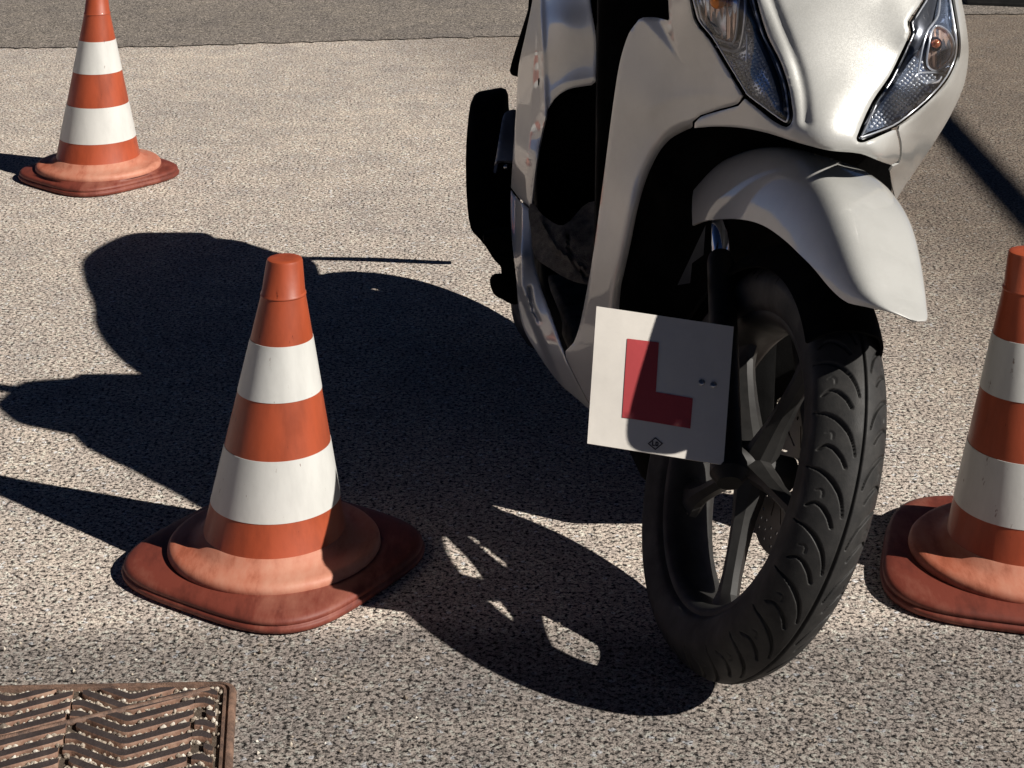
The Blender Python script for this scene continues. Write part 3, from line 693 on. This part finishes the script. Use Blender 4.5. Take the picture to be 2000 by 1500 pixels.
# ---- sill, rear body cover
sill = TPS([(1000,370,3.28),(1037,405,3.17),(1003,470,3.14),(1043,510,3.04),(1012,600,3.00),(1075,610,2.90),(1050,690,2.88),(1105,685,2.76),(1150,797,2.74),(1150,770,2.70),(1200,860,2.66),(1020,500,3.05),(1050,640,2.92),(1200,830,2.64)])
sill_out = np.concatenate([catmull([(998,372),(997,400),(1000,470),(1008,540),(1013,600),(1024,645),(1052,693),(1092,748),(1150,800),(1200,866)], 4), catmull([(1200,858),(1150,788),(1106,703),(1101,688),(1075,612),(1056,560),(1044,510),(1038,450),(1037,412)], 4), np.array([(1030,405),(1013,391)])])
cs = lambda V: .03 * np.clip((1016 + np.clip(V[:, 1] - 560, 0, 400) * .42 - V[:, 0] + 4) / 14, 0, 1) + groove(catmull([(1035,562),(1040,600),(1052,628)], 4), 4, .012)(V)
panel('footboard_sill', sill_out, sill, M['paint'], SCO, step=3.5, roll=4, rollz=.004, fine=cs)
rear = TPS([(1045,-80,3.40),(1150,-80,3.12),(1040,0,3.40),(1150,0,3.12),(1163,100,3.08),(1163,165,3.06),(1110,172,3.12),(1068,215,3.17),(1055,270,3.18),(1010,200,3.36),(1000,370,3.29),(1037,410,3.18),(1100,40,3.17),(1080,150,3.19),(1045,100,3.27),(1030,300,3.21)])
rear_out = np.concatenate([catmull([(1052,-90),(1040,0),(1028,60),(1013,130),(1009,200),(1002,300),(998,366)], 4), np.array([(1013,386),(1031,401),(1037,407)]), catmull([(1040,380),(1046,330),(1056,270),(1070,215),(1086,190),(1112,174),(1156,166)], 4), catmull([(1163,160),(1163,70),(1152,0),(1142,-90)], 4)])
crr = lambda V: .022 * np.clip((1046 - (V[:, 1] - 60) * .06 - V[:, 0]) / 30, 0, 1) - .010 * np.exp(-((V[:, 0] - (1064 + (V[:, 1] - 200) * .04)) / 6.) ** 2)
lip = lambda V: .010 * np.clip(1 - seg_dist(V, catmull([(1070,215),(1086,190),(1112,174),(1160,166)], 4), False) / 14, 0, 1)
panel('rear_body_cover', rear_out, rear, M['paint'], SCO, step=3.5, roll=5, rollz=.004, fine=lambda V: crr(V) + lip(V))

# ---- black inner plastics
con = lambda d: (lambda x, y: d + 0 * x)
inn = TPS([(1200,0,2.80),(1400,0,2.70),(1200,400,2.80),(1300,300,2.66),(1500,300,2.56),(1700,300,2.56),(1750,420,2.66),(1300,600,2.66),(1600,600,2.66),(1200,900,2.78),(1450,900,2.74)])
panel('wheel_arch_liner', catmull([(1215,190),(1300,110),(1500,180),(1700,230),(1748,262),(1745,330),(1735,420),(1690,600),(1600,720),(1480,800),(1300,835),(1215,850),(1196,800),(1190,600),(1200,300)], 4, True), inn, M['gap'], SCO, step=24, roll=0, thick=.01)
# back of the leg shield seen through the legroom, floor board, engine cover under the seat
def boxloft(name, secs, m, parent, bv=.01):
    v, f = loft(secs); o = fixn(B(name, v, f, m, parent)); return bevel(o, bv)
def rectsec(Y, x0, x1, z0, z1): return [(x0, Y, z0), (x1, Y, z0), (x1, Y, z1), (x0, Y, z1)]
boxloft('inner_shield', [rectsec(2.74, .13, .56, .22, .86), rectsec(2.80, .13, .56, .22, .84)], M['gap'], SCO)
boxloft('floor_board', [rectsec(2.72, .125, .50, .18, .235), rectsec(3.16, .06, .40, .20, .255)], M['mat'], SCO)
V, F = [], []
us = np.linspace(0, 1, 40); vs = np.linspace(0, 1, 40)
fm = TPS([(1036,395,3.13),(1045,480,3.06),(1145,545,2.96),(1150,420,3.06),(1100,470,3.02),(1230,430,3.0),(1230,600,2.92)])
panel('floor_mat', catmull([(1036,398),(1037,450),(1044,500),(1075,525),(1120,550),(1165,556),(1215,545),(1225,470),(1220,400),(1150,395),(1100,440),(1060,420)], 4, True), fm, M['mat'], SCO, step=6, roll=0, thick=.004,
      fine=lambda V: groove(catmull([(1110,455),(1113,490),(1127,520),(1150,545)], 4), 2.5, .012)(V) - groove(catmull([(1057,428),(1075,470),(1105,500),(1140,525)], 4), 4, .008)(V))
boxloft('seat_base', [rectsec(3.26, .10, .34, .26, .86), rectsec(3.5, .07, .30, .30, .86)], M['gap'], SCO)
boxloft('belly_pan', [rectsec(2.70, .15, .42, .15, .22), rectsec(3.10, .06, .36, .14, .24), rectsec(3.5, .03, .25, .22, .34)], M['gap'], SCO)
boxloft('rear_inner_cover', [rectsec(3.24, .047, .30, .26, .60), rectsec(3.5, .04, .30, .30, .60)], M['gap'], SCO)
boxloft('legroom_light_block', [rectsec(2.80, .22, .42, .24, .62), rectsec(3.28, .14, .34, .24, .66)], M['gap'], SCO, .03)  # added block that keeps sun from shining through the legroom onto the road
boxloft('lower_cowl', [rectsec(2.60, .20, .40, .09, .34), rectsec(2.72, .18, .40, .10, .34)], M['gap'], SCO, .02)
# seat, tail, handlebar and mirrors, above the picture but throwing the shadow on the road
def prof_extrude(name, prof, xc, hw, m, parent, bv=.03):
    n = len(prof); a = [(xc(y, z) - hw, y, z) for y, z in prof]; b = [(xc(y, z) + hw, y, z) for y, z in prof]
    v, f = loft([a, b]); o = fixn(B(name, v, f, m, parent)); return bevel(o, bv)
mid = lambda y, z: .30 - .21 * (y - 2.27) + .17 * z
prof_extrude('seat', catmull([(2.72,.76),(2.78,.86),(2.88,.93),(3.0,.965),(3.12,.97),(3.3,1.0),(3.42,1.0),(3.56,.95),(3.70,.87),(3.74,.80),(3.60,.76),(3.3,.72),(3.0,.70),(2.80,.68)], 5, True), mid, .07, M['plastic'], SCO, .012)
prof_extrude('tail_cover', [(3.20,.80),(3.72,.81),(3.76,.70),(3.72,.60),(3.74,.52),(3.68,.50),(3.45,.50),(3.3,.50)], mid, .06, M['paint'], SCO)
rw = np.array([mid(3.44, .28) + .03, 3.44, .285])
def rear_wheel():
    pts = []; n = 72; prof = [(.205,.04),(.235,.05),(.262,.042),(.278,.022),(.283,0),(.278,-.022),(.262,-.042),(.235,-.05),(.205,-.04),(.19,0)]
    V = []
    for i in range(n):
        t = 2 * math.pi * i / n
        for r, s in prof: V.append(rw + r * (math.cos(t) * np.array([.2, -.98, 0]) + math.sin(t) * WU * .995) + s * WS)
    m = len(prof); F = [[i*m+k, ((i+1) % n)*m+k, ((i+1) % n)*m+(k+1) % m, i*m+(k+1) % m] for i in range(n) for k in range(m)]
    return V, F
fixn(B('rear_tyre', *rear_wheel(), M['rubber'], SCO))
v, f = tube([rw + WS * .05, rw - WS * .08], [.075, .075], 40); fixn(B('rear_hub', v, f, M['gap'], SCO))
for k in range(5):
    q = math.radians(72 * k + 20); dq = math.cos(q) * np.array([.2, -.98, 0]) + math.sin(q) * WU
    v, f = tube([rw + dq * .06, rw + dq * .2], [.022, .016], 8); B('rear_spoke', v, f, M['alloy'], SCO)
secs = []
for y, z, w in ((3.70, .56, .05), (3.76, .46, .045), (3.84, .32, .035), (3.95, .10, .012)):
    secs.append([(mid(y, z) + a_ * w, y + b_ * .012, z) for a_, b_ in ((-1, -1), (1, -1), (1, 1), (-1, 1))])
fixn(B('rear_mudguard', *loft(secs), M['gap'], SCO))
hb = lambda x, y, z: np.array([x, y, z])
prof_extrude('handlebar_cover', [(2.42,.95),(2.37,1.05),(2.36,1.14),(2.42,1.2),(2.55,1.18),(2.68,1.02),(2.68,.88),(2.5,.86)], lambda y, z: .50, .10, M['paint'], SCO)
prof_extrude('steering_head', [(2.46,.70),(2.44,.9),(2.66,.9),(2.74,.70)], lambda y, z: .45, .09, M['gap'], SCO)
v, f = tube(catmull([hb(.02, 2.66, 1.0), hb(.2, 2.62, 1.0), hb(.5, 2.55, 1.0), hb(.8, 2.50, 1.02), hb(.98, 2.52, 1.02)], 5), .017, 14); bar = B('handlebar', v, f, M['plastic'], SCO)
for x, y, dx in ((.22, 2.60, -.16), (.80, 2.50, .16)):
    v, f = tube(catmull([hb(x, y, 1.01), hb(x + dx * .3, y - .02, 1.12), hb(x + dx, y, 1.2)], 5), .006, 10); st = B('mirror', v, f, M['plastic'], SCO)
    secs = []
    for t in (-.012, .012):
        secs.append([hb(x + dx * 1.3 + .075 * math.cos(q), y + t, 1.24 + .05 * math.sin(q)) for q in np.linspace(0, 2 * math.pi, 28, endpoint=False)])
    bevel(fixn(B('mirror_housing', *loft(secs), M['plastic'], st)), .006)

# ---- exhaust, heat shield, footpeg
def silh(name, outline, Yc, hd, m, parent, bv=.01):
    o = catmull(outline, 3, True); Yc_ = Yc(o[:, 0], o[:, 1]) if callable(Yc) else np.full(len(o), Yc)
    mid_ = at(o[:, 0], o[:, 1], Yc_); c = mid_.mean(0)
    secs = []
    for t in np.linspace(-1, 1, 9):
        k = math.sqrt(max(0, 1 - t * t)) ** .6 * .35 + .65 if abs(t) < 1 else .55
        secs.append(c + (mid_ - c) * k + np.array([.1, 1, 0]) * hd * t)
    ob = fixn(B(name, *loft(secs), m, parent)); return esplit(ob, 50)
ex = silh('exhaust_muffler', [(926,186),(955,177),(986,176),(992,215),(1010,280),(1015,400),(1012,500),(985,500),(962,487),(940,462),(922,440),(914,380),(912,300),(916,230)], lambda x, y: 3.72 - (y - 180) * .0016, .06, M['gap'], SCO)
hs = TPS([(1000,215,3.42),(985,230,3.42),(965,335,3.36),(1000,320,3.34),(980,270,3.38)])
h_ = panel('heat_shield', catmull([(985,222),(1000,214),(1008,216),(1008,300),(1003,318),(975,318),(968,338),(964,336),(970,300),(978,250)], 4, True), hs, M['heat'], ex, step=5, roll=5, rollz=.006, thick=.003)
P0 = at(989, 326, 3.35); v, f = tube([P0, P0 - FWV * .008], .0055, 12); B('bolt', v, f, M['steel'], ex)
silh('exhaust_mount', [(945,455),(1012,455),(1016,560),(1004,590),(985,570),(982,540),(978,505),(955,480)], 3.22, .03, M['gap'], SCO)
silh('side_stand', [(957,545),(966,537),(990,540),(1010,560),(1014,590),(995,588),(985,582),(965,570)], 3.18, .02, M['gap'], SCO)
silh('passenger_footrest', [(1042,-60),(1036,0),(1012,80),(996,136),(1000,146),(1012,150),(1022,160),(1035,120),(1060,40),(1070,-60)], 3.46, .02, M['gap'], SCO)

# ---- learner plate
def learner():
    TL, TR, BR, BL = (1165,598), (1433,638), (1413,908), (1147,866)
    Yc = [2.33, 2.29, 2.165, 2.205]
    C4 = [at(*p, y) for p, y in zip((TL, TR, BR, BL), Yc)]
    TLp, TRp, BRp, BLp = C4
    def uv(u, v, d=0):
        p = TLp * (1-u) * (1-v) + TRp * u * (1-v) + BRp * u * v + BLp * (1-u) * v
        n = np.cross(TRp - TLp, BLp - TLp); n /= np.linalg.norm(n); n = n if n[1] < 0 else -n
        bow = .0035 * math.sin(math.pi * u) * math.sin(math.pi * v)
        return p + n * (d + bow)
    n = 20; V = [uv(i / n, j / n) for j in range(n + 1) for i in range(n + 1)]; F = [[j*(n+1)+i, j*(n+1)+i+1, (j+1)*(n+1)+i+1, (j+1)*(n+1)+i] for j in range(n) for i in range(n)]
    pl = B('learner_plate', V, facing(V, F), M['plate'], SCO); solid(pl, .0018)
    inv = lambda x, y: _inv(x, y)
    A = np.array([TL, TR, BR, BL], float)
    def _inv(x, y):                                 # image point to plate u, v
        u, v = .5, .5
        for _ in range(30):
            P = A[0]*(1-u)*(1-v)+A[1]*u*(1-v)+A[2]*u*v+A[3]*(1-u)*v; du = -A[0]*(1-v)+A[1]*(1-v)+A[2]*v-A[3]*v; dv = -A[0]*(1-u)-A[1]*u+A[2]*u+A[3]*(1-u)
            s = np.linalg.solve(np.array([du, dv]).T, np.array([x, y]) - P); u += s[0]; v += s[1]
        return u, v
    def decal(name, poly, m, d=.0009, step=.05, holes=()):
        q = np.array([_inv(*p) for p in poly]); hq = [np.array([_inv(*p) for p in h]) for h in holes]
        V2, F = tri_region(q, step, hq); V = [uv(a, b, d) for a, b in V2]; return B(name, V, facing(V, F), m, pl)
    decal('letter', [(1226,664),(1288,672),(1282,770),(1354,782),(1349,840),(1216,818)], M['plate_red'])
    decal('emblem', [(1266,868),(1281,856),(1296,868),(1281,880)], M['ink'], .0009, .02, [[(1269,868),(1281,858.5),(1293,868),(1281,877.5)]])
    # the letters L and D inside the diamond
    decal('emblem_letters', [(1275,863),(1277,863.2),(1276.6,870),(1280,870.6),(1280,872.4),(1274.4,871.6)], M['ink'], .0009, .02)
    decal('emblem_letters', [(1281.5,864),(1285,864.6),(1287.3,866.5),(1287,871),(1284.6,873),(1281,872.5)], M['ink'], .0009, .02, [[(1283.4,866),(1285,866.6),(1285.2,870.2),(1283.2,871)]])
    for x, y in ((1371, 751), (1394, 755)):
        u, v = _inv(x, y); P0 = uv(u, v, .0); n_ = uv(u, v, .01) - uv(u, v, 0); n_ /= np.linalg.norm(n_)
        a, f = tube([P0, P0 + n_ * .0012, P0 + n_ * .0022, P0 + n_ * .0026], [.0042, .0042, .0034, .0012], 16); B('bolt', a, f, M['steel'], pl)
    c0 = uv(.8, .56, -.022); v, f = tube([c0, .5 * c0 + .5 * ps(1400, 745, .07), ps(1400, 745, .07)], .012, 12); B('plate_bracket', v, f, M['gap'], SCO)
learner()

# ------------------------------------------------------------------ overhead bar whose soft shadow crosses the road on the right
a = gnd(1760, 150); b = gnd(2060, 480); H = 3.4; S = np.array([SX, SY, 0.])
a, b = a + (a - b) * .6, b + (b - a) * .6
v, f = tube([a + S * H + [0, 0, H], b + S * H + [0, 0, H]], .042, 16)
o = mesh_obj('overhead_bar', v - (a + S * H + [0, 0, H]), f, M['plastic']); o.location = a + S * H + [0, 0, H]
tag(o, 'dark straight bar above the road, its blurred shadow lies right of the scooter', 'bar')

# black strip lying on the far road at the top right
V = []; F = []
a, b = gnd(1880, 6), gnd(2500, 30)
secs = [[p + np.array([0, dy, z]) for dy, z in ((-.07, .001), (-.065, .018), (-.03, .03), (.03, .03), (.065, .018), (.07, .001))] for p in (a, .5 * (a + b), b)]
o = fixn(mesh_obj('far_black_strip', *loft(secs), M['plastic'])); bevel(o, .004)
tag(o, 'low black strip lying on the road behind the scooter, top right', 'strip')
# loose grit by the drain cover and further up the road
PV = []; PF = []
for i in range(420):
    if i < 260: px, py = rng.uniform(0, 700), rng.uniform(1230, 1499)
    else: px, py = rng.uniform(0, 2000), rng.uniform(20, 1499)
    p = gnd(px, py); s_ = abs(rng.normal(.0012, .0009)) + .0006; A = rng.uniform(.6, 1.2, 3) * s_; bm_ = len(PV)
    for (x, y, z) in ((1,0,0),(0,1,0),(-1,0,0),(0,-1,0),(0,0,1),(0,0,-1)): PV.append(p + np.array([x * A[0], y * A[1], z * A[2] + A[2] * .6]) * 1 + rng.normal(0, s_ * .15, 3))
    PF += [[bm_ + k for k in f] for f in ((0,1,4),(1,2,4),(2,3,4),(3,0,4),(1,0,5),(2,1,5),(3,2,5),(0,3,5))]
tag(mesh_obj('loose_grit', PV, PF, M['pebble'], smooth=False), 'small pale grit scattered on the asphalt', 'gravel', kind='stuff')
